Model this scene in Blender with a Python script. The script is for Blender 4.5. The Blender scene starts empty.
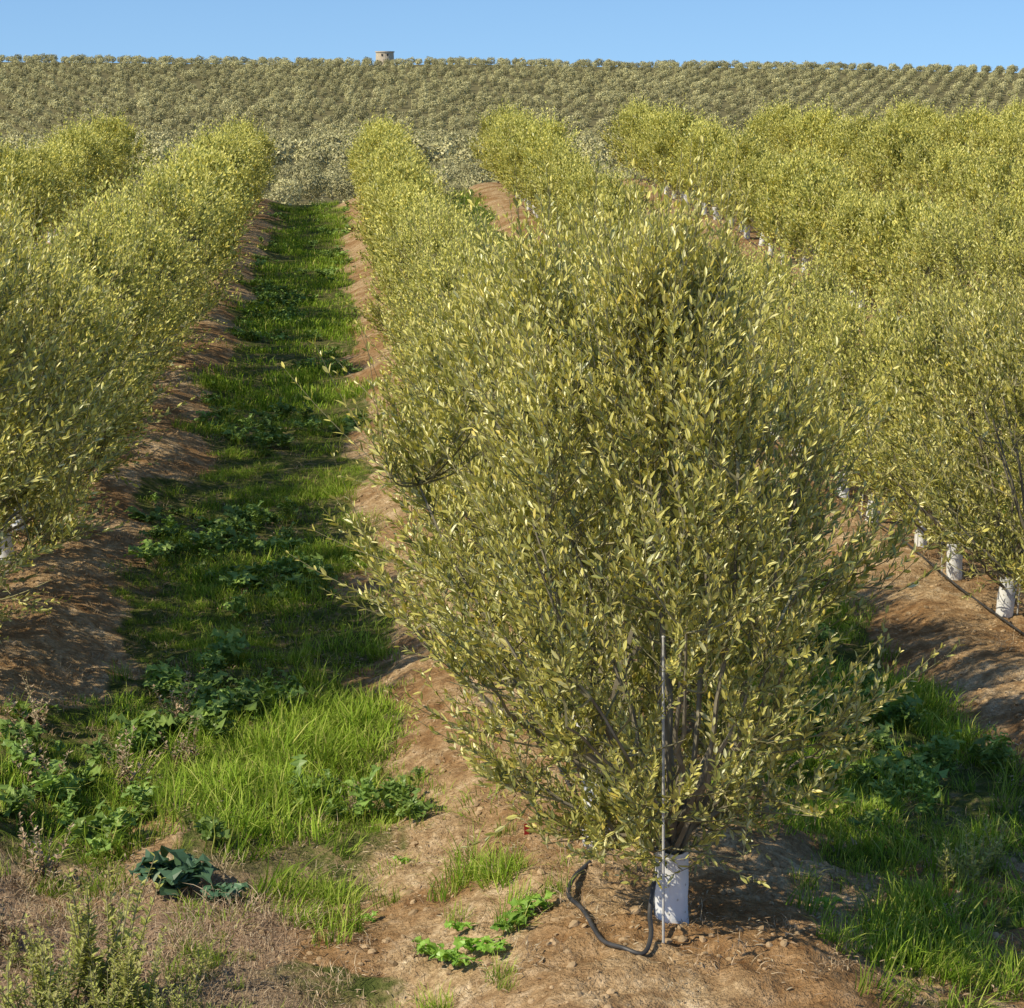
import bpy, math, numpy as np
from mathutils import Vector
CZ=3.5
ROW0=1.38; SP=4.0
scene=bpy.context.scene

# ---------------------------------------------------------------- helpers
def hash2(ix,iy,s):
    n=(ix.astype(np.int64)*374761393+iy.astype(np.int64)*668265263+s*974634777)&0x7fffffff
    n=((n^(n>>13))*1274126177)&0x7fffffff
    n=(n^(n>>16))&0xffff
    return n/65535.0
def vnoise(x,y,s=0):
    x=np.asarray(x,float);y=np.asarray(y,float)
    ix=np.floor(x);iy=np.floor(y);fx=x-ix;fy=y-iy
    fx=fx*fx*(3-2*fx);fy=fy*fy*(3-2*fy)
    a=hash2(ix,iy,s);b=hash2(ix+1,iy,s);c=hash2(ix,iy+1,s);d=hash2(ix+1,iy+1,s)
    return (a*(1-fx)+b*fx)*(1-fy)+(c*(1-fx)+d*fx)*fy
def fbm(x,y,s=0,o=4):
    v=0;a=.5;t=0
    for i in range(o):
        v=v+a*vnoise(x,y,s+i*7);t+=a;a*=.5;x=x*2.03+3.1;y=y*2.03+1.7
    return v/t
def sstep(a,b,x):
    t=np.clip((np.asarray(x,float)-a)/(b-a),0,1);return t*t*(3-2*t)
def warp(X): return X+.42*sstep(2.2,4.4,X)
def rowr(X):
    return (warp(np.asarray(X))-ROW0+SP/2)%SP-SP/2
YK=[0,10,20,29,38,44,51,57,63,67,75,90,120,160,400,700,1050,1100,1500]
ZK=[-3.3,-3.6,-3.79,-3.76,-3.6,-3.5,-3.36,-3.18,-2.98,-2.95,-3.6,-5.2,-7.6,-7.7,-11.,-12.7,17.0,17.5,10]
def ground(X,Y,detail=True):
    X=np.asarray(X,float);Y=np.asarray(Y,float)
    z=np.interp(Y,YK,ZK)
    z=z+sstep(45,64,Y)*(1-sstep(75,120,Y))*np.interp(X,[-30,-4,0],[-.3,-.1,0])
    z=z+sstep(36,53,Y)*(1-sstep(75,120,Y))*np.interp(X,[1.5,4,10,20],[0,.36,.5,.5])
    z=z-.22*sstep(2.5,5.5,X)*(1-sstep(25,50,Y))
    z=z-sstep(700,1050,Y)*np.interp(X,[-160,0,330],[-.6,0,3.6])
    z=z+sstep(150,300,Y)*(fbm(X/130,Y/160,5,3)-.5)*3
    r=rowr(X)
    fld=(1-sstep(70,85,Y))*sstep(5.5,8.5,Y)
    wob=(fbm(X*.9,Y*.35,11,2)-.5)*.5
    z=z+fld*(.26*np.exp(-(r/(.95+wob))**4)-.12)
    if detail:
        near=1-sstep(25,60,Y)
        z=z+near*((fbm(X*1.3,Y*1.3,21,4)-.5)*.18+(fbm(X*7,Y*7,31,4)-.5)*.075*(1-sstep(14,34,Y))
            +np.abs(fbm(X*15,Y*15,37,2)-.5)*.05*(1-sstep(10,20,Y)))
    return z+CZ
def veg(X,Y):
    r=np.abs(rowr(X));rs=rowr(X)
    n=fbm(X*1.1,Y*.7,41,3)-.5
    v=sstep(.88,1.34,r+n*1.0+np.where(rs>0,.08,0))
    front=sstep(9.6,11.2,Y+n*2+ (X<.3)*(-.4))
    hl=sstep(.54,.66,fbm(X*1.6,Y*1.6,47,3))*.8
    return np.clip(v*front+hl*(1-front)*(1-np.exp(-(r/1.0)**2)),0,1)

class MB:
    def __init__(s): s.v=[];s.f=[];s.m=[];s.t=[];s.n=0
    def add(s,v,f,m,t=0.):
        s.v.append(v.reshape(-1,3));s.f.append(f.reshape(-1,4)+s.n);s.n+=v.reshape(-1,3).shape[0]
        k=f.reshape(-1,4).shape[0]
        s.m.append(np.full(k,m));s.t.append(np.broadcast_to(np.asarray(t,float),(k,)).copy())
    def mesh(s,name,mats,smooth=False):
        v=np.concatenate(s.v).astype(np.float32);f=np.concatenate(s.f).astype(np.int32)
        me=bpy.data.meshes.new(name)
        me.vertices.add(len(v));me.vertices.foreach_set('co',v.ravel())
        me.loops.add(f.size);me.loops.foreach_set('vertex_index',f.ravel())
        me.polygons.add(len(f))
        me.polygons.foreach_set('loop_start',np.arange(0,f.size,4,dtype=np.int32))
        me.polygons.foreach_set('loop_total',np.full(len(f),4,dtype=np.int32))
        for m in mats: me.materials.append(m)
        me.polygons.foreach_set('material_index',np.concatenate(s.m).astype(np.int32))
        a=me.attributes.new('tip','FLOAT','FACE');a.data.foreach_set('value',np.concatenate(s.t).astype(np.float32))
        me.update(calc_edges=True)
        me.polygons.foreach_set('use_smooth',np.full(len(f),smooth))
        return me
def nrm(a): return a/(np.linalg.norm(a,axis=-1,keepdims=True)+1e-9)
def tubes(mb,P,R,sides,m):
    N,K,_=P.shape
    T=nrm(np.gradient(P,axis=1))
    ref=np.where(np.abs(T[...,2:3])>.9,np.array([1.,0,0]),np.array([0,0,1.]))
    A=nrm(np.cross(T,ref));B=np.cross(T,A)
    th=np.arange(sides)*2*math.pi/sides
    V=P[:,:,None]+R[:,:,None,None]*(A[:,:,None]*np.cos(th)[:,None]+B[:,:,None]*np.sin(th)[:,None])
    idx=np.arange(N*K*sides).reshape(N,K,sides)
    nx=np.roll(idx,-1,axis=2)
    F=np.stack([idx[:,:-1],nx[:,:-1],nx[:,1:],idx[:,1:]],-1)
    mb.add(V,F,m)
def leaves(mb,b,d,n,L,W,m,t,curl=.08,simple=False):
    w=np.cross(d,n);L=L[:,None];W=W[:,None]
    if simple:
        v=np.stack([b,b+d*L*.55+w*W,b+d*L,b+d*L*.55-w*W],1)
        mb.add(v,np.arange(len(b)*4).reshape(-1,4),m,t);return
    v=np.stack([b,b+d*L*.35+w*W+n*L*.03,b+d*L*.75+w*W*.8,b+d*L-n*L*curl,b+d*L*.75-w*W*.8,b+d*L*.35-w*W+n*L*.03],1)
    i=np.arange(len(b))[:,None]*6
    f=np.concatenate([i+np.array([[0,1,2,3]]),i+np.array([[0,3,4,5]])],1)
    mb.add(v,f,m,np.repeat(t,2))
def bez(p0,p1,p2,K):
    t=np.linspace(0,1,K)[None,:,None]
    return p0[:,None]*(1-t)**2+2*p1[:,None]*t*(1-t)+p2[:,None]*t*t

# ---------------------------------------------------------------- materials
def mat(name):
    m=bpy.data.materials.new(name);m.use_nodes=True
    nt=m.node_tree;nt.nodes.clear()
    o=nt.nodes.new('ShaderNodeOutputMaterial')
    return m,nt,o
def N(nt,t,**k):
    n=nt.nodes.new(t)
    for a,b in k.items(): setattr(n,a,b)
    return n
def ramp(nt,stops,fac):
    r=nt.nodes.new('ShaderNodeValToRGB');e=r.color_ramp.elements
    while len(e)<len(stops): e.new(.5)
    for i,(p,c) in enumerate(stops): e[i].position=p;e[i].color=(*c,1)
    nt.links.new(fac,r.inputs[0]);return r.outputs[0]
def mix(nt,f,a,b,mode='MIX'):
    n=nt.nodes.new('ShaderNodeMix');n.data_type='RGBA';n.blend_type=mode
    for s,v in ((n.inputs[0],f),(n.inputs[6],a),(n.inputs[7],b)):
        if hasattr(v,'links'): nt.links.new(v,s)
        else: s.default_value=v if not isinstance(v,tuple) else (*v,1)
    return n.outputs[2]
def leafmat(name,stops,tipcol,tipf=.6,trans=.3,gloss=0.,objvar=.25):
    m,nt,o=mat(name)
    g=N(nt,'ShaderNodeNewGeometry')
    c=ramp(nt,stops,g.outputs['Random Per Island'])
    at=N(nt,'ShaderNodeAttribute',attribute_name='tip')
    mu=N(nt,'ShaderNodeMath',operation='MULTIPLY');nt.links.new(at.outputs['Fac'],mu.inputs[0]);mu.inputs[1].default_value=tipf
    c=mix(nt,mu.outputs[0],c,tipcol)
    oi=N(nt,'ShaderNodeObjectInfo')
    mr=N(nt,'ShaderNodeMapRange');nt.links.new(oi.outputs['Random'],mr.inputs[0])
    mr.inputs[3].default_value=1-objvar;mr.inputs[4].default_value=1+objvar*.6
    hs=N(nt,'ShaderNodeHueSaturation');nt.links.new(c,hs.inputs['Color']);nt.links.new(mr.outputs[0],hs.inputs['Value'])
    p=N(nt,'ShaderNodeBsdfDiffuse');nt.links.new(hs.outputs[0],p.inputs[0])
    sh=p.outputs[0]
    if trans>0:
        tr=N(nt,'ShaderNodeBsdfTranslucent')
        tc=mix(nt,1.,hs.outputs[0],(1.1,1.1,.5),'MULTIPLY');nt.links.new(tc,tr.inputs[0])
        ms=N(nt,'ShaderNodeMixShader');ms.inputs[0].default_value=trans
        nt.links.new(sh,ms.inputs[1]);nt.links.new(tr.outputs[0],ms.inputs[2]);sh=ms.outputs[0]
    if gloss>0:
        gl=N(nt,'ShaderNodeBsdfGlossy')
        gl.inputs['Roughness'].default_value=.42;gl.inputs[0].default_value=(.9,.92,.85,1)
        ms=N(nt,'ShaderNodeMixShader');ms.inputs[0].default_value=gloss
        nt.links.new(sh,ms.inputs[1]);nt.links.new(gl.outputs[0],ms.inputs[2]);sh=ms.outputs[0]
    nt.links.new(sh,o.inputs[0]);return m
def simple(name,c1,c2,scale=8,rough=.8,bump=.3,bs=30):
    m,nt,o=mat(name)
    tc=N(nt,'ShaderNodeTexCoord')
    n=N(nt,'ShaderNodeTexNoise');n.inputs['Scale'].default_value=scale;n.inputs['Detail'].default_value=4
    nt.links.new(tc.outputs['Object'],n.inputs[0])
    c=ramp(nt,[(.3,c1),(.7,c2)],n.outputs[0])
    p=N(nt,'ShaderNodeBsdfPrincipled');p.inputs['Roughness'].default_value=rough
    nt.links.new(c,p.inputs['Base Color'])
    if bump>0:
        n2=N(nt,'ShaderNodeTexNoise');n2.inputs['Scale'].default_value=bs;n2.inputs['Detail'].default_value=5
        nt.links.new(tc.outputs['Object'],n2.inputs[0])
        b=N(nt,'ShaderNodeBump');b.inputs['Strength'].default_value=bump;b.inputs['Distance'].default_value=.02
        nt.links.new(n2.outputs[0],b.inputs['Height']);nt.links.new(b.outputs[0],p.inputs['Normal'])
    nt.links.new(p.outputs[0],o.inputs[0]);return m
LS=[(0,(.13,.16,.04)),(.3,(.31,.33,.08)),(.55,(.57,.55,.15)),(.78,(.72,.66,.18)),(.9,(.68,.67,.38)),(1,(.82,.64,.09))]
M_leaf=leafmat('olive_leaf',LS,(.96,.82,.17),.7,.28,.07,.12)
M_leaf2=leafmat('olive_leaf_hedge',LS,(.95,.86,.25),.7,.24,0,.18)
M_bark=simple('olive_bark',(.13,.11,.075),(.27,.24,.17),14,.9,0)
M_twig=leafmat('olive_twig',[(0,(.16,.15,.07)),(1,(.34,.31,.18))],(.3,.3,.15),0,0,0,.1)
M_far=leafmat('distant_foliage',[(0,(.28,.27,.13)),(.5,(.47,.43,.20)),(1,(.68,.61,.33))],(.3,.28,.12),.0,0,0,.35)
M_grass=leafmat('grass_blade',[(0,(.09,.17,.02)),(.5,(.22,.36,.035)),(.8,(.34,.46,.06)),(1,(.60,.52,.20))],(.40,.54,.07),.5,.28,0,.35)
M_weed=leafmat('weed_leaf',[(0,(.13,.22,.05)),(.6,(.23,.36,.075)),(1,(.34,.46,.11))],(.28,.38,.08),.3,.25,.03,.35)
M_blue=leafmat('bluish_weed_leaf',[(0,(.055,.12,.06)),(1,(.11,.20,.10))],(.1,.2,.1),.3,.15,.04,.3)
M_bright=leafmat('young_weed_leaf',[(0,(.18,.36,.04)),(1,(.32,.5,.08))],(.2,.35,.05),.3,.3,.04,.3)
M_herb=leafmat('herb_leaf',[(0,(.26,.32,.08)),(.7,(.42,.46,.13)),(1,(.5,.46,.26))],(.55,.52,.16),.6,.25,0,.2)
M_dry=leafmat('dry_stalk',[(0,(.26,.17,.10)),(.6,(.44,.32,.20)),(1,(.58,.48,.32))],(.4,.3,.2),.2,0,0,.1)
M_clod=leafmat('soil_clod',[(0,(.28,.175,.09)),(1,(.5,.37,.22))],(.3,.2,.1),0,0,0,.3)
M_guard=simple('white_plastic',(.66,.67,.68),(.82,.82,.80),5,.45,.15,25)
M_steel=simple('grey_steel',(.38,.37,.35),(.55,.54,.5),20,.5,0)
M_hose=simple('black_polyethylene',(.025,.025,.027),(.07,.065,.06),12,.5,0)
M_stone=simple('pale_stone',(.45,.37,.26),(.60,.50,.36),1.5,.9,.5,5)
M_dark=simple('dark_opening',(.02,.02,.02),(.03,.03,.03),8,.8,0)
M_red=simple('red_tag_plastic',(.5,.02,.02),(.6,.04,.03),8,.6,0)

def groundmat():
    m,nt,o=mat('field_soil')
    g=N(nt,'ShaderNodeNewGeometry')
    def noise(s,d=8,r=.6):
        n=N(nt,'ShaderNodeTexNoise');n.inputs['Scale'].default_value=s;n.inputs['Detail'].default_value=d;n.inputs['Roughness'].default_value=r
        nt.links.new(g.outputs['Position'],n.inputs[0]);return n.outputs[0]
    n1=noise(.9,3);n2=noise(9,5,.7);n3=noise(45,3,.7);n4=noise(3.2,3)
    soil=ramp(nt,[(.32,(.28,.17,.085)),(.5,(.50,.35,.19)),(.68,(.72,.56,.36))],n2)
    soil=mix(nt,ramp(nt,[(.42,(1,1,1)),(.58,(0,0,0))],n1),soil,mix(nt,1.,soil,(.66,.55,.46),'MULTIPLY'))
    soil=mix(nt,ramp(nt,[(.42,(0,0,0)),(.66,(.7,.7,.7))],n3),soil,(.20,.13,.07))
    gr=ramp(nt,[(.35,(.055,.075,.02)),(.52,(.12,.13,.04)),(.66,(.28,.20,.11))],n2)
    a=N(nt,'ShaderNodeAttribute',attribute_name='veg')
    sb=N(nt,'ShaderNodeMath',operation='MULTIPLY_ADD');nt.links.new(n4,sb.inputs[0]);sb.inputs[1].default_value=.9;sb.inputs[2].default_value=-.45
    ad=N(nt,'ShaderNodeMath',operation='ADD');nt.links.new(a.outputs['Fac'],ad.inputs[0]);nt.links.new(sb.outputs[0],ad.inputs[1])
    c=mix(nt,ramp(nt,[(.4,(0,0,0)),(.62,(1,1,1))],ad.outputs[0]),soil,gr)
    d=N(nt,'ShaderNodeAttribute',attribute_name='dry')
    dr=ramp(nt,[(.35,(.20,.13,.085)),(.65,(.42,.30,.20))],n3)
    c=mix(nt,d.outputs['Fac'],c,dr)
    f=N(nt,'ShaderNodeAttribute',attribute_name='far')
    c=mix(nt,f.outputs['Fac'],c,(.17,.15,.075))
    p=N(nt,'ShaderNodeBsdfDiffuse')
    nt.links.new(c,p.inputs[0])
    b=N(nt,'ShaderNodeBump');b.inputs['Strength'].default_value=1;b.inputs['Distance'].default_value=.04
    nt.links.new(n2,b.inputs['Height'])
    b2=N(nt,'ShaderNodeBump');b2.inputs['Strength'].default_value=1;b2.inputs['Distance'].default_value=.018
    nt.links.new(n3,b2.inputs['Height']);nt.links.new(b.outputs[0],b2.inputs['Normal'])
    nt.links.new(b2.outputs[0],p.inputs['Normal']);nt.links.new(p.outputs[0],o.inputs[0]);return m
M_ground=groundmat()

def put(name,me,loc=(0,0,0),rz=0,sc=1,parent=None):
    o=bpy.data.objects.new(name,me);scene.collection.objects.link(o)
    o.location=loc;o.rotation_euler=(0,0,rz);o.scale=(sc,sc,sc) if not isinstance(sc,tuple) else sc
    if parent: o.parent=parent
    return o

# ---------------------------------------------------------------- ground
def axis(segs):
    out=[segs[0][0]]
    for a,b,s in segs:
        n=max(1,int(round((b-a)/s)));out+=list(np.linspace(a,b,n+1)[1:])
    return np.array(out)
xs=axis([(-1500,-300,100),(-300,-60,12),(-60,-14,.9),(-14,-5,.3),(-5,-3,.12),(-3,5.5,.03),(5.5,9,.12),(9,30,.35),(30,70,1.2),(70,420,14),(420,1500,100)])
ys=axis([(-60,0,6),(0,6.5,.5),(6.5,7.8,.1),(7.8,14,.03),(14,22,.07),(22,40,.2),(40,90,.6),(90,250,5),(250,1200,25),(1200,3600,200)])
GX,GY=np.meshgrid(xs,ys)
GZ=ground(GX,GY)
V=np.stack([GX,GY,GZ],-1)
nx,ny=len(xs),len(ys)
I=np.arange(nx*ny).reshape(ny,nx)
F=np.stack([I[:-1,:-1],I[:-1,1:],I[1:,1:],I[1:,:-1]],-1)
mb=MB();mb.add(V,F,0)
me=mb.mesh('ground',[M_ground],True)
def dryf(X,Y): return (1-sstep(9.6,10.8,Y+(fbm(X*1.5,Y*1.5,61,3)-.5)*2))*(1-sstep(-.45,-.0,X+(fbm(X*2,Y*2,63,3)-.5)))*.85
for nme,val in (('veg',veg(GX,GY)*(1-sstep(80,100,GY))),('dry',dryf(GX,GY)),('far',sstep(72,85,GY))):
    a=me.attributes.new(nme,'FLOAT','POINT');a.data.foreach_set('value',np.broadcast_to(val,GX.shape).astype(np.float32).ravel())
put('ground',me)

# ---------------------------------------------------------------- olive trees
def olive(name,seed,H,W,nt_,nodes=11,ns=200,leafL=.058,nl=16,zlow=.42,trunkH=.5,lod=0,sprout=.1,lean=(0,0),lumpa=.15,slen=1.7,ue=.85):
    g=np.random.default_rng(seed);mb=MB()
    K=6;t=np.linspace(0,1,K)
    P=np.stack([g.normal(0,.012,K),g.normal(0,.012,K),-.06+t*(trunkH+.06)],1)[None]
    tubes(mb,P,np.linspace(.036,.024,K)[None],6,0)
    prof=lambda u:W*np.interp(u,[0,.12,.3,.55,.78,.92,1],[.42,.78,1,.95,.72,.48,.16])
    az=np.arange(nl)*2.399+g.normal(0,.3,nl);u=g.uniform(.1,1,nl)
    e=np.stack([np.cos(az)*prof(u)*.72+lean[0]*u,np.sin(az)*prof(u)*.72+lean[1]*u,zlow+u*(H-zlow)*.93],1)
    s=np.stack([g.normal(0,.01,nl),g.normal(0,.01,nl),g.uniform(.22,trunkH,nl)],1)
    c=s+(e-s)*np.array([.45,.45,.35])+g.normal(0,.06,(nl,3))
    LP=bez(s,c,e,12);LP[:,2:]+=g.normal(0,.008,(nl,10,3))
    tubes(mb,LP,np.linspace(.015,.005,12)[None].repeat(nl,0),4,0)
    lp=LP[:,3:].reshape(-1,3)
    u=g.uniform(0,1,ns)**ue;az=g.uniform(0,2*math.pi,ns);rf=np.sqrt(g.uniform(.03,1,ns))*.9
    lump=1+lumpa*np.sin(az*3+seed)*np.sin(u*7+seed*2)
    e=np.stack([np.cos(az)*prof(u)*rf*lump+lean[0]*u,np.sin(az)*prof(u)*rf*lump+lean[1]*u,zlow+u*(H-zlow)*.95],1)
    d=np.linalg.norm(e[:,None]-lp[None],axis=2)+np.where(lp[None,:,2]>e[:,None,2]-.12,1.5*(lp[None,:,2]-e[:,None,2]+.12),0)
    s=lp[d.argmin(1)]
    c=s*.5+e*.5+g.normal(0,.05,(ns,3));c[:,2]-=.04
    SP_=bez(s,c,e,8)
    if lod<2: tubes(mb,SP_,np.linspace(.006,.0025,8)[None].repeat(ns,0),3,1)
    k=g.integers(0,ns,nt_);tt=g.integers(2,8,nt_)
    b=SP_[k,tt]+g.normal(0,.01,(nt_,3))
    uu=np.clip((b[:,2:3]-zlow)/(H-zlow),0,1)
    out=b.copy();out[:,2]=0;out[:,0]-=lean[0]*uu[:,0];out[:,1]-=lean[1]*uu[:,0];rad=np.linalg.norm(out,axis=1,keepdims=True);out=nrm(out)*np.clip(rad/W*1.5,0,1)
    upv=np.concatenate([np.zeros((nt_,2)),(.30+1.25*uu)],1)
    dr=nrm(out*.62+upv+g.normal(0,.33,(nt_,3)))
    Ln=g.uniform(.16,.42,nt_);Ln=np.where((g.random(nt_)<sprout)&(uu[:,0]>.3),Ln*slen,Ln);Ln=np.minimum(Ln,.62)
    e=b+dr*Ln[:,None];e[:,2]+=Ln*.12;c=b+dr*Ln[:,None]*.5;c[:,2]-=Ln*.05
    TP=bez(b,c,e,5)
    if lod<1: tubes(mb,TP,np.linspace(.0026,.001,5)[None].repeat(nt_,0),3,1)
    elif lod<2: tubes(mb,TP[::2][:,::2],np.linspace(.0035,.0015,3)[None].repeat(len(TP[::2]),0),3,1)
    t=(np.arange(nodes)+.8)/nodes
    t=np.clip(t[None]+g.normal(0,.02,(nt_,nodes)),0.05,1)[...,None]
    pos=b[:,None]*(1-t)**2+2*c[:,None]*t*(1-t)+e[:,None]*t*t
    tan=nrm(2*(1-t)*(c-b)[:,None]+2*t*(e-c)[:,None])
    ref=nrm(g.normal(0,1,(nt_,1,3)));A=nrm(np.cross(tan,ref));B=np.cross(tan,A)
    ph=(np.arange(nodes)*math.pi/2)[None,:,None]+g.normal(0,.4,(nt_,nodes,1))
    for sg in (0,math.pi):
        p=A*np.cos(ph+sg)+B*np.sin(ph+sg)
        d=nrm(tan*(.8+.5*t)+p*.75+np.array([0,0,.2])+g.normal(0,.18,tan.shape))
        n=nrm(np.cross(np.cross(d,tan+g.normal(0,.3,tan.shape)),d))
        keep=(g.random((nt_,nodes))<.88).ravel()
        L=leafL*g.uniform(.6,1.2,(nt_,nodes))*(1-.35*t[...,0]**3)
        tip=np.clip(t[...,0]**1.5*(.25+.9*uu)*g.uniform(.2,1.3,(nt_,1)),0,1)
        kw=keep.sum()
        leaves(mb,pos.reshape(-1,3)[keep],d.reshape(-1,3)[keep],n.reshape(-1,3)[keep],L.ravel()[keep],L.ravel()[keep]*g.uniform(.13,.18,kw)*(1.25 if lod else 1),2,tip.ravel()[keep],.08,lod>0)
    return mb.mesh(name,[M_bark,M_twig,M_leaf if lod==0 else M_leaf2])

hero=olive('olive_tree_front_mesh',8,2.72,1.02,2000,11,360,.052,28,.28,.45,0,.22,(-.06,0),.16,2.2,.8)
near=[olive('olive_tree_near_mesh%d'%i,20+i,2.55,1.08,1250,10,240,.054,18,.35,.45,0,.18,(0,0),.16,2.0,.8) for i in range(3)]
mid=[olive('olive_tree_mid_mesh%d'%i,40+i,2.3,1.0,900,8,170,.062,14,.38,.45,1,.16,(0,0),.15,1.9) for i in range(3)]
far=[olive('olive_tree_far_mesh%d'%i,50+i,2.15,.92,540,6,130,.095,10,.38,.45,2,.15) for i in range(3)]

def guard():
    mb=MB();g=np.random.default_rng(5);S=18;K=7
    th=np.linspace(0,2*math.pi*1.06,S+1);z=np.linspace(0,.33,K)
    rr=.068+.004*np.linspace(0,1,S+1)[None]+g.normal(0,.0016,(K,S+1))
    V=np.stack([rr*np.cos(th)*1.05,rr*np.sin(th)*.92,np.repeat(z[:,None],S+1,1)+.006*np.sin(th*2)[None]],-1)
    I=np.arange(K*(S+1)).reshape(K,S+1)
    Fq=np.stack([I[:-1,:-1],I[:-1,1:],I[1:,1:],I[1:,:-1]],-1)
    mb.add(V,Fq,0);V2=V.copy();V2[...,:2]*=.965;mb.add(V2,Fq[...,::-1],0)
    R=np.concatenate([V[-1],V2[-1]]);j=np.arange(S)
    mb.add(R,np.stack([j,j+1,j+S+2,j+S+1],-1),0)
    for zz in (.07,.13,.19,.25,.3):
        for a in np.arange(6)*1.047+zz*9:
            c=np.array([.0745*1.05*math.cos(a),.0745*.92*math.sin(a),zz]);t_=np.array([-math.sin(a),math.cos(a),0])
            q=np.stack([c-t_*.005,c+np.array([0,0,-.007]),c+t_*.005,c+np.array([0,0,.007])])
            mb.add(q,np.array([[0,1,2,3]]),1)
    return mb.mesh('trunk_guard',[M_guard,M_steel],True)
GU=guard()
def stake(h,r=.006):
    mb=MB();K=8;P=np.zeros((1,K,3));P[0,:,2]=np.linspace(-.15,h,K);P[0,:,0]=np.linspace(0,-.03,K)*.6
    tubes(mb,P,np.full((1,K),r),6,0)
    P=np.zeros((1,3,3));P[0,:,2]=[h-.001,h+.004,h+.006];P[0,:,0]=-.018
    tubes(mb,P,np.array([[r*1.3,r*1.2,.001]]),6,0)
    return mb.mesh('support_stake',[M_steel],True)
ST=stake(1.28,.006)

rg=np.random.default_rng(77)
def gz(x,y,d=True): return float(ground(np.array([x]),np.array([y]),d)[0])
cnt=0
for k in range(-9,16):
    X0=ROW0+k*SP-(.42 if k>0 else 0)
    y0={0:8.75,-1:13.2,1:14.4}.get(k,14.0+rg.uniform(-1,1))
    Y=y0;i=0
    while Y<67.0+rg.uniform(-.5,.5):
        if -.165*Y-3.5<X0<.33*Y+5:
            x=X0+rg.normal(0,.06) ;yy=Y+rg.normal(0,.07)
            if k==0 and i==0:
                x,yy=1.38,8.75;me=hero;s=1.0;rz=0
            else:
                if k==0 and i==1: x,yy=1.20,9.9
                me=near[rg.integers(3)] if Y<17 and k in (0,1,-1) else (mid[rg.integers(3)] if Y<31 else far[rg.integers(3)])
                s=rg.uniform(.86,1.1);rz=rg.uniform(0,6.28)
                if k==0 and i<5: s=max(s,1.02)
                if k>=0 and (Y>16): s*=(.87 if k<=1 else .93) if Y<48 else .95
            z=gz(x,yy)
            wd=1.0 if me is hero else {-1:1.10,0:1.12,-2:1.12,1:1.02}.get(k,1.05)
            if k==0 and 0<i<5: wd=1.05
            tr=put('olive_tree',me,(x,yy,z-.01),rz,(s*wd,s*wd,s*rg.uniform(.97,1.03)))
            tr.rotation_euler=(0,0,rz) if me is hero else (rg.normal(0,.04),rg.normal(0,.04),rz)
            if Y<60:
                gd=put('trunk_guard',GU,(0,0,.0),rg.uniform(0,6),1/wd,tr)
                gd.rotation_euler=(rg.normal(0,.06),rg.normal(0,.06),rg.uniform(0,6))
            if Y<20:
                put('support_stake',ST,(-.1*math.cos(rz)+0,-.1,0) if me is not hero else (-.08,-.32,gz(1.30,8.43)-z),0,1,tr)
            cnt+=1
        Y+=1.32+rg.normal(0,.05);i+=1
print('trees',cnt)

# ---------------------------------------------------------------- drip hose
def polyhose(name,pts,r=.009,res=12):
    pts=np.array(pts,float)
    out=[]
    pp=np.vstack([2*pts[0]-pts[1],pts,2*pts[-1]-pts[-2]])
    for i in range(1,len(pp)-2):
        for t in np.linspace(0,1,res,endpoint=False):
            a,b,c,d=pp[i-1:i+3]
            out.append(.5*((2*b)+(-a+c)*t+(2*a-5*b+4*c-d)*t*t+(-a+3*b-3*c+d)*t**3))
    out.append(pts[-1]);P=np.array(out)[None]
    mb=MB();tubes(mb,P,np.full(P.shape[:2],r),8,0)
    return put(name,mb.mesh(name,[M_hose],True))
def gp(x,y,dz=.01): return (x,y,gz(x,y)+dz)
polyhose('drip_hose',[gp(1.12,9.5),gp(1.02,9.25,.02),gp(.97,9.0,.05),gp(1.01,8.78,.035),gp(1.05,8.5,.02),gp(1.12,8.36,.012),gp(1.20,8.32,.014),gp(1.245,8.42,.04),(1.26,8.56,gz(1.26,8.56)+.12),(1.30,8.68,gz(1.31,8.75)+.22)],.010)
for k in (0,1,-1,2):
    X0=ROW0+k*SP-(.42 if k>0 else 0)
    yy=np.arange(9.6 if k==0 else 14.2,60,1.1)
    polyhose('drip_hose',[gp(X0-(.26 if k<=0 else .1)+rg.normal(0,.03),y,.012+abs(rg.normal(0,.02))) for y in yy],.008,5)
mb=MB();q=np.array([[-.012,0,0],[.012,0,0],[.01,.003,-.05],[-.01,.003,-.05]]);mb.add(q,np.array([[0,1,2,3]]),0);mb.add(q+np.array([.004,.004,0]),np.array([[3,2,1,0]]),0)
put('red_tag',mb.mesh('red_tag',[M_red]),(.80,9.15,gz(.8,9.15)+.34),.3)

# ---------------------------------------------------------------- scatter by face instancing
def scatter(name,child_me,X,Y,S,tilt=.12,seed=1,childname='clump',dz=0):
    g=np.random.default_rng(seed);n=len(X)
    Z=ground(X,Y)+dz;a=g.uniform(0,2*math.pi,n)
    nn=nrm(np.stack([g.normal(0,tilt,n),g.normal(0,tilt,n),np.ones(n)],1))
    u=nrm(np.cross(nn,np.stack([np.cos(a),np.sin(a),np.zeros(n)],1)));v=np.cross(nn,u)
    c=np.stack([X,Y,Z],1);h=(S/2)[:,None]
    V=np.stack([c-u*h-v*h,c+u*h-v*h,c+u*h+v*h,c-u*h+v*h],1)
    mb=MB();mb.add(V,np.arange(n*4).reshape(n,4),0)
    o=put(name,mb.mesh(name,[M_grass]))
    o.instance_type='FACES';o.use_instance_faces_scale=True;o.instance_faces_scale=1
    o.show_instancer_for_render=False;o.show_instancer_for_viewport=False
    put(childname,child_me,parent=o);return o
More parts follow.
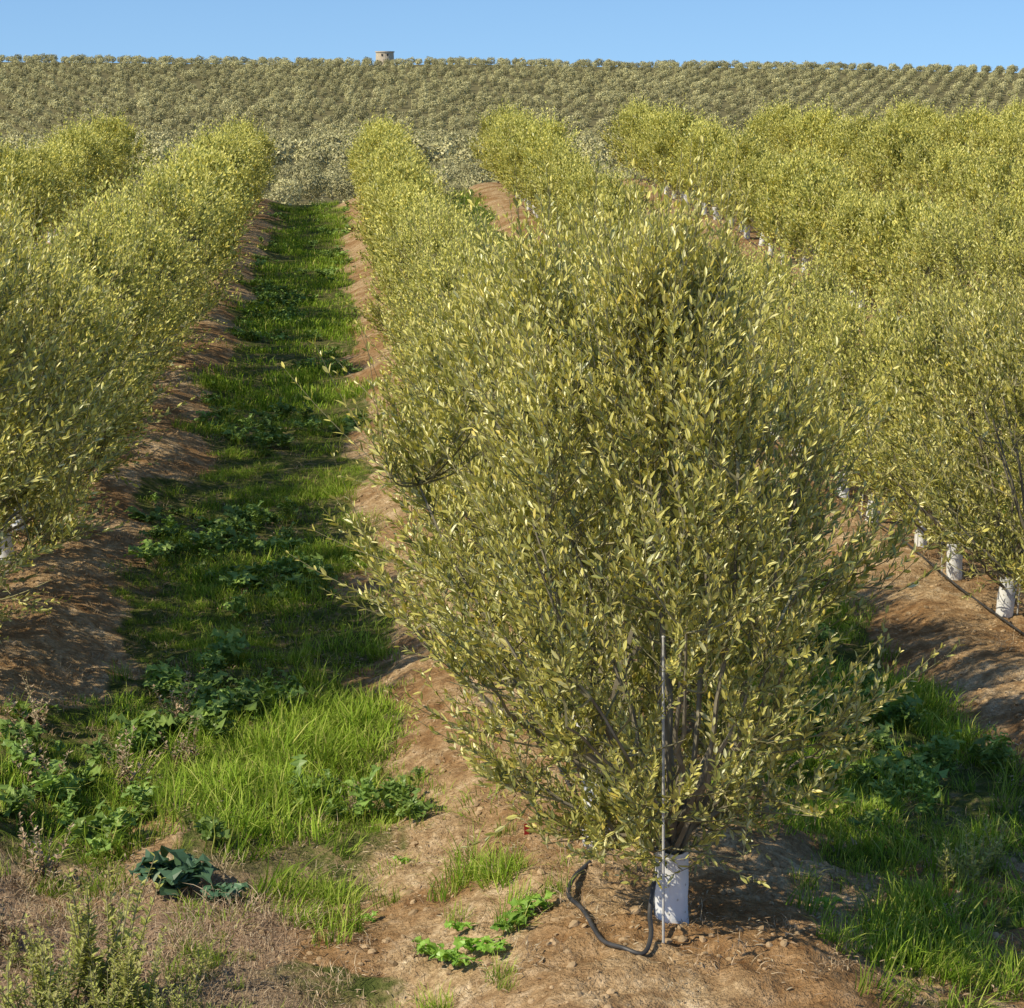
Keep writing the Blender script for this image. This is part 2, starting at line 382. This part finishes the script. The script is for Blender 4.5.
def blades(name,seed,n,rad,h0,h1,w,m,lean=.35,droop=.35,K=5):
    g=np.random.default_rng(seed);mb=MB()
    a=g.uniform(0,6.283,n);r=rad*np.sqrt(g.random(n));b=np.stack([np.cos(a)*r,np.sin(a)*r,np.full(n,-.015)],1)
    a2=a+g.normal(0,1.3,n);h=g.uniform(h0,h1,n);d=np.stack([np.cos(a2),np.sin(a2),np.zeros(n)],1)
    ln=g.uniform(.1,1,n)*lean
    t=np.linspace(0,1,K)
    P=b[:,None]+np.array([0,0,1.])*(h[:,None]*(t-droop*ln[:,None]*t**3))[...,None]+d[:,None]*(h[:,None]*(ln[:,None]*t**1.8*1.4))[...,None]
    side=np.stack([-np.sin(a2+g.normal(0,.7,n)),np.cos(a2),np.zeros(n)],1);side=nrm(side)
    ww=w*np.interp(t,[0,.25,.5,.75,1],[.8,1,.85,.55,.06])
    Lf=P-side[:,None]*ww[None,:,None]*.5;Rt=P+side[:,None]*ww[None,:,None]*.5
    V=np.stack([Lf,Rt],2);I=np.arange(n*K*2).reshape(n,K,2)
    F=np.stack([I[:,:-1,0],I[:,:-1,1],I[:,1:,1],I[:,1:,0]],-1)
    mb.add(V,F,0,np.tile(np.linspace(0,1,K-1),n));return mb.mesh(name,[m])
def rosette(name,seed,n,L,W,m,rise=.5,lobes=True,stem=0):
    g=np.random.default_rng(seed);mb=MB();K=8
    for i in range(n):
        a=i*2.399+g.normal(0,.3);l=L*g.uniform(.45,1.1);ri=g.uniform(.15,1)*rise
        t=np.linspace(0,1,K)
        x=l*t*(1-.15*t);z=l*(ri*1.6*t-ri*1.5*t*t*.8)+.01+stem*g.random()
        w=W*l/L*np.sin(np.pi*np.clip(t*.93+.05,0,1))**.7*(.35+.65*t)*np.where(np.arange(K)%2==0,.55 if lobes else .95,1.15)
        w[0]=W*.06;w[-1]=W*.05
        ctr=np.stack([x,0*x,z],1);tw=g.normal(0,.25)
        off=np.stack([0*w,w*math.cos(tw),w*math.sin(tw)+.18*w],1);off2=np.stack([0*w,-w*math.cos(tw),-w*math.sin(tw)+.18*w],1)
        wav=g.normal(0,.012,(K,3))*(L/.2)
        V=np.stack([ctr+off+wav,ctr,ctr+off2-wav*.5],1)
        ca,sa=math.cos(a),math.sin(a);V=np.stack([V[...,0]*ca-V[...,1]*sa,V[...,0]*sa+V[...,1]*ca,V[...,2]],-1)
        V[...,:2]+=g.normal(0,L*.16,2)
        I=np.arange(K*3).reshape(K,3)
        F=np.concatenate([np.stack([I[:-1,j],I[:-1,j+1],I[1:,j+1],I[1:,j]],-1) for j in(0,1)])
        mb.add(V,F,0,g.random()*.8)
    return mb.mesh(name,[m])

g=np.random.default_rng(9)
def cand(n,x0,x1,y0,y1,yp=1.0):
    Y=y0*(y1/y0)**(g.random(n)**yp);X=g.uniform(x0,x1,n);return X,Y
G1=blades('grass_clump_a',1,110,.22,.03,.12,.006,M_grass,.8,.4,4)
G2=blades('grass_clump_b',2,60,.12,.08,.25,.0065,M_grass,.75,.5,4)
G3=blades('grass_clump_c',3,60,.35,.06,.17,.016,M_grass,.5,.4,3)
X,Y=cand(16000,-6,10,9.2,30,1)
keep=(X>-.165*Y-1)&(X<.33*Y+1)
v=veg(X,Y);dn=fbm(X*1.3,Y*1.0,81,3)
keep&=(g.random(len(X))<v*np.clip(.33+(dn-.44)*4.4,.06,1))
X,Y=X[keep],Y[keep]
S=g.uniform(.6,1.15,len(X))*np.clip(.2+(fbm(X*1.2,Y*.9,83,2))*1.5,.4,1.5)
h=g.random(len(X))<.78
print('grass',len(X))
scatter('grass',G1,X[h],Y[h],S[h],.15,3,'grass_blades')
scatter('grass',G2,X[~h],Y[~h],S[~h]*.85,.2,4,'grass_blades')
X,Y=cand(12000,-14,20,28,67,1)
keep=(X>-.165*Y-1)&(X<.33*Y+1)&(g.random(len(X))<veg(X,Y)*np.clip(.4+(fbm(X*.9,Y*.6,81,3)-.38)*3,.1,1))
X,Y=X[keep],Y[keep];print('far grass',len(X))
scatter('grass',G3,X,Y,g.uniform(.6,1.1,len(X)),.15,5,'grass_blades')
def tuft(cx,cy,rx,ry,n,s):
    x=g.normal(cx,rx,n);y=g.normal(cy,ry,n);return x,y,g.uniform(.6,1.2,n)*s
T=[tuft(-.5,11.3,.28,.5,36,1.1),tuft(-.15,13.3,.15,1.0,36,1.),tuft(-.9,12.4,.3,.8,25,.8),tuft(-1.3,11.6,.3,.6,25,.8),tuft(2.5,9.0,.2,.3,45,.95),tuft(2.9,10.6,.3,.7,50,.9),tuft(2.6,12.5,.3,1.2,60,1.0),tuft(-.6,9.0,.15,.2,14,.5),tuft(.62,9.6,.16,.25,20,.7),tuft(.2,8.35,.25,.08,12,.6),tuft(-.1,9.8,.12,.25,16,.7),tuft(2.9,8.5,.2,.3,25,.8),tuft(-1.1,11.0,.3,.5,30,.6),tuft(-1.1,8.3,.3,.1,30,.55),tuft(-.5,8.3,.2,.1,12,.5)]
X,Y,S=[np.concatenate([t[i] for t in T]) for i in range(3)]
scatter('grass',G2,X,Y,S,.25,6,'grass_blades')
D1=blades('dry_clump',5,60,.16,.02,.10,.004,M_dry,1.2,.6,4)
X,Y=cand(4000,-3,1.0,8.0,11.5);k=g.random(4000)<dryf(X,Y)*.4;X,Y=X[k],Y[k]
scatter('dry_grass',D1,X,Y,g.uniform(.5,1.1,len(X)),.3,8,'dry_blades')
X,Y=cand(4000,-6,9,8,34);k=(g.random(4000)<.5);X,Y=X[k],Y[k]
scatter('dry_grass',D1,X,Y,g.uniform(.3,1.0,len(X)),.3,9,'dry_blades')
WR=[rosette('broad_weed_a',11,16,.17,.05,M_weed,.75),rosette('broad_weed_b',12,24,.14,.04,M_weed,1.1,True,.10),rosette('broad_weed_c',13,30,.09,.028,M_weed,1.2,False,.16)]
X,Y=cand(11000,-10,12,10.6,64,.85)
patch=np.exp(-((X+.75)/.5)**2-((Y-16)/4)**2)*.22
k=(veg(X,Y)>.35)&(fbm(X*1.3,Y*.8,91,3)+patch>.555)&(X>-.165*Y-2)&(X<.33*Y+2);X,Y=X[k],Y[k]
h=g.integers(0,3,len(X));S=g.uniform(.4,1.4,len(X))
print('weeds',len(X))
for i in range(3): scatter('broadleaf_weed',WR[i],X[h==i],Y[h==i],S[h==i],.15,11+i,'weed_leaves',.01)
WB=rosette('bluish_weed',21,34,.20,.07,M_blue,1.1,True,.07)
put('bluish_leafy_weed',WB,gp(-.80,10.0,0),.3,1.25)
put('bluish_leafy_weed',WB,gp(-.55,9.85,0),1.9,.7)
WG=rosette('young_weed',22,16,.10,.03,M_bright,.8,True,.03)
for x,y,s in ((.42,8.75,1.3),(.55,8.8,1.4),(.70,8.85,1.2),(.35,8.9,1.),(.5,9.0,.9),(.85,9.0,.9),(.48,8.65,1.1),(.62,8.68,1.),(.78,8.95,1.1),(-.85,8.7,.9),(.12,9.6,.6),(.3,10.4,.6),(2.15,9.2,.8)):
    put('young_weed',WG,gp(x,y,0),x*9+y,s)
def herb(name,seed,n,h,m):
    g=np.random.default_rng(seed);mb=MB()
    b=np.stack([g.normal(0,.04,n),g.normal(0,.04,n),np.full(n,-.02)],1)
    hh=h*g.uniform(.45,1,n);e=b+np.stack([g.normal(0,.09,n),g.normal(0,.09,n),hh],1);c=(b+e)/2+g.normal(0,.015,(n,3))
    P=bez(b,c,e,7);tubes(mb,P,np.linspace(.0035,.0015,7)[None].repeat(n,0),4,0)
    for i in range(n):
        K=int(hh[i]/.009);t=g.uniform(.12,1,K)[:,None]
        pos=b[i]*(1-t)**2+2*c[i]*t*(1-t)+e[i]*t*t
        a=g.uniform(0,6.283,K);d=nrm(np.stack([np.cos(a),np.sin(a),g.uniform(.3,1.2,K)],1))
        nn=nrm(np.cross(np.cross(d,np.array([0,0,1.])+0*d),d))
        L=.05*(1.1-.6*t[:,0])*g.uniform(.6,1.2,K)
        leaves(mb,pos,d,nn,L,L*.2,1,t[:,0])
    return mb.mesh(name,[M_twig,m])
H1=herb('herb_a',31,22,.52,M_herb);H2=herb('herb_b',32,14,.36,M_herb);H3=herb('dry_herb',33,9,.42,M_dry)
for x,y,s in ((-1.0,8.6,1.2),(-.85,8.4,.75),(-1.18,8.5,.9)): put('erect_herb',H1,gp(x,y,0),x*5,s)
for x,y,s in ((-1.25,8.4,1.1),(-.7,8.3,.7),(-1.1,8.9,.8),(2.9,9.7,.9),(3.1,9.9,.8),(-1.4,9.2,.6),(-.95,8.3,.8),(-1.12,8.25,.8),(-.6,8.9,.5)): put('erect_herb',H2,gp(x,y,0),x*5,s)
for x,y,s in ((-1.45,10.3,1),(-1.2,11.8,1.),(-.9,12.2,.8),(-1.5,9.4,.8),(-1.0,13,.9),(.05,11.2,.5),(2.7,9.2,.5),(-1.6,11.5,1),(-1.75,12.5,1)): put('dry_stalk_plant',H3,gp(x,y,0),x*5,s)

def clod(seed):
    g=np.random.default_rng(seed);mb=MB();a,b=8,5
    th=np.linspace(0,2*math.pi,a,endpoint=False);ph=np.linspace(.001,math.pi-.001,b)
    R=1+g.normal(0,.16,(b,a))
    V=np.stack([R*np.sin(ph)[:,None]*np.cos(th),R*np.sin(ph)[:,None]*np.sin(th)*.8,.6*R*np.cos(ph)[:,None]+0*th],-1)
    V[0]=V[0].mean(0);V[-1]=V[-1].mean(0)
    I=np.arange(a*b).reshape(b,a);J=np.roll(I,-1,1)
    mb.add(V,np.stack([I[:-1],I[1:],J[1:],J[:-1]],-1),0);return mb.mesh('clod',[M_clod])
X,Y=cand(14000,-4,8,7.8,26);k=(veg(X,Y)<.6)&(fbm(X*2,Y*2,97,2)+g.random(len(X))*.3>.56);X,Y=X[k],Y[k]
S=.006+.024*g.random(len(X))**3
scatter('soil_clods',clod(1),X,Y,S,.5,14,'clod')
LF=MB();gl=np.random.default_rng(3);n=14;b=np.stack([gl.normal(0,.1,n),gl.normal(0,.1,n),np.full(n,.004)],1);a=gl.uniform(0,6.28,n)
leaves(LF,b,nrm(np.stack([np.cos(a),np.sin(a),gl.normal(0,.15,n)],1)),np.tile(np.array([0,0,1.]),(n,1)),gl.uniform(.02,.045,n),np.full(n,.004),0,gl.random(n))
X,Y=cand(900,-1.5,6,8,22);scatter('leaf_litter',LF.mesh('litter',[M_dry]),X,Y,g.uniform(.7,1.2,len(X)),.1,15,'fallen_leaves',.006)

# ---------------------------------------------------------------- distant olive grove
def bush(name,seed,n,lo=.28):
    g=np.random.default_rng(seed);mb=MB()
    d=nrm(g.normal(0,1,(n,3)));r=g.uniform(.5,1.05,n)**.6*(1+.22*np.sin(d[:,0]*4+seed)*np.sin(d[:,1]*5)*1.0)
    p=d*r[:,None]*np.array([1,1,.80]);p[:,2]+=.95;p=p[p[:,2]>.18];n=len(p);dd=nrm(p-np.array([0,0,.8])+g.normal(0,.6,(n,3)))
    up=nrm(g.normal(0,1,(n,3))+np.array([0,0,.8]));w=nrm(np.cross(up,dd));l=np.cross(dd,w)
    s=(lo*g.uniform(.4,1.2,n))[:,None]
    V=np.stack([p-w*s*.3,p-l*s*.5,p+w*s*.32,p+l*s*.7],1)
    mb.add(V,np.arange(n*4).reshape(n,4),1)
    P=np.zeros((1,3,3));P[0,:,2]=[-.1,.3,.8];tubes(mb,P,np.array([[.09,.07,.03]]),5,0)
    return mb.mesh(name,[M_bark,M_far])
BS=[bush('distant_olive_crown%d'%i,60+i,650,.24) for i in range(3)]
BN=[bush('valley_olive_crown%d'%i,70+i,2600,.12) for i in range(2)]
def fill(ya,yb,du,dv,s0,deg,jit):
    ang=math.radians(deg)
    uu=np.arange(-1200,1500,dv);vv=np.arange(-900,1900,du)
    U,Vv=np.meshgrid(uu,vv)
    X=U*math.cos(ang)-Vv*math.sin(ang);Y=U*math.sin(ang)+Vv*math.cos(ang)
    X=X+g.normal(0,jit,X.shape);Y=Y+g.normal(0,jit,Y.shape)
    k=(Y>ya)&(Y<yb)&(X>-.175*Y-8)&(X<.335*Y+8)&(g.random(X.shape)<.94)
    X,Y=X[k],Y[k];return X,Y,s0*g.uniform(.7,1.2,len(X))
X,Y,S=fill(112,260,7.5,5.2,1.35,20,.4)
kk=g.integers(0,2,len(X));print('valley',len(X))
for i in range(2): scatter('distant_olive_grove',BN[i],X[kk==i],Y[kk==i],S[kk==i],.05,30+i,'olive_crowns')
P_=[fill(262,690,9.5,7.,1.8,24,.7),fill(700,1080,10.5,7.5,1.9,17,.6)]
X,Y,S=[np.concatenate([p[i] for p in P_]) for i in range(3)];print('far trees',len(X))
kk=g.integers(0,3,len(X))
for i in range(3): scatter('distant_olive_grove',BS[i],X[kk==i],Y[kk==i],S[kk==i],.04,20+i,'olive_crowns')

# ---------------------------------------------------------------- stone tower on the skyline
hx,hy=25,1055;hz=gz(hx,hy)
root=bpy.data.objects.new('stone_tower',None);scene.collection.objects.link(root);root.location=(hx,hy,hz);root.scale=(1.45,1.45,1.35)
def ring(R,Z,S=24):
    th=np.linspace(0,2*math.pi,S,endpoint=False);R=np.array(R);Z=np.array(Z)
    V=np.stack([R[:,None]*np.cos(th),R[:,None]*np.sin(th),Z[:,None]+0*th],-1);I=np.arange(len(R)*S).reshape(len(R),S);J=np.roll(I,-1,1)
    return V,np.stack([I[:-1],J[:-1],J[1:],I[1:]],-1)
mb=MB();mb.add(*ring([3.0,2.95,2.9],[-.5,2,4.4]),0);put('wall',mb.mesh('wall',[M_stone]),parent=root)
mb=MB();mb.add(*ring([2.9,3.15,3.15,2.7,2.7,.01],[4.4,4.42,4.8,4.8,4.6,4.62]),0);put('parapet',mb.mesh('parapet',[M_stone]),parent=root)
mb=MB()
for a in (-1.9,-1.3):
    c=np.array([2.96*math.cos(a),2.96*math.sin(a),3.5]);t_=np.array([-math.sin(a),math.cos(a),0])*.25;zz=np.array([0,0,.4])
    mb.add(np.stack([c-t_-zz,c+t_-zz,c+t_+zz,c-t_+zz])+nrm(c*np.array([1,1,0]))*.06,np.array([[0,1,2,3]]),0)
put('window_openings',mb.mesh('window',[M_dark]),parent=root)

# ---------------------------------------------------------------- light, sky, camera
el=math.radians(43);az=math.radians(27)
d=Vector((math.cos(el)*math.cos(az),math.cos(el)*math.sin(az),-math.sin(el)))
sl=bpy.data.lights.new('sun','SUN');sl.energy=5;sl.angle=math.radians(.5);sl.color=(1,.90,.69)
so=bpy.data.objects.new('sun',sl);scene.collection.objects.link(so);so.rotation_euler=d.to_track_quat('-Z','Y').to_euler();so.location=(-20,-10,30)
w=bpy.data.worlds.new('World');scene.world=w;w.use_nodes=True;nt=w.node_tree
bg=nt.nodes['Background'];bg.inputs[1].default_value=.15
sk=nt.nodes.new('ShaderNodeTexSky');sk.sky_type='NISHITA';sk.sun_disc=False
sk.sun_elevation=el;sk.sun_rotation=math.atan2(-math.cos(az),-math.sin(az));sk.dust_density=.3;sk.ozone_density=2.5;sk.air_density=1
tc=nt.nodes.new('ShaderNodeTexCoord');va=nt.nodes.new('ShaderNodeVectorMath');va.operation='ADD';va.inputs[1].default_value=(0,0,.16)
nt.links.new(tc.outputs['Generated'],va.inputs[0])
vn=nt.nodes.new('ShaderNodeVectorMath');vn.operation='NORMALIZE';nt.links.new(va.outputs[0],vn.inputs[0])
hs=nt.nodes.new('ShaderNodeHueSaturation');hs.inputs['Saturation'].default_value=1.15;hs.inputs['Value'].default_value=1.1
nt.links.new(vn.outputs[0],sk.inputs['Vector']);nt.links.new(sk.outputs[0],hs.inputs['Color']);nt.links.new(hs.outputs[0],bg.inputs[0])
cam=bpy.data.cameras.new('camera');co=bpy.data.objects.new('camera',cam);scene.collection.objects.link(co)
cam.lens=2200/1024*36;cam.sensor_width=36;cam.sensor_fit='HORIZONTAL';cam.clip_end=8000
co.location=(0,0,CZ);co.rotation_euler=(math.radians(90-10.4),0,-math.radians(4.6))
scene.camera=co
scene.view_settings.view_transform='Standard';scene.view_settings.look='None';scene.view_settings.exposure=0
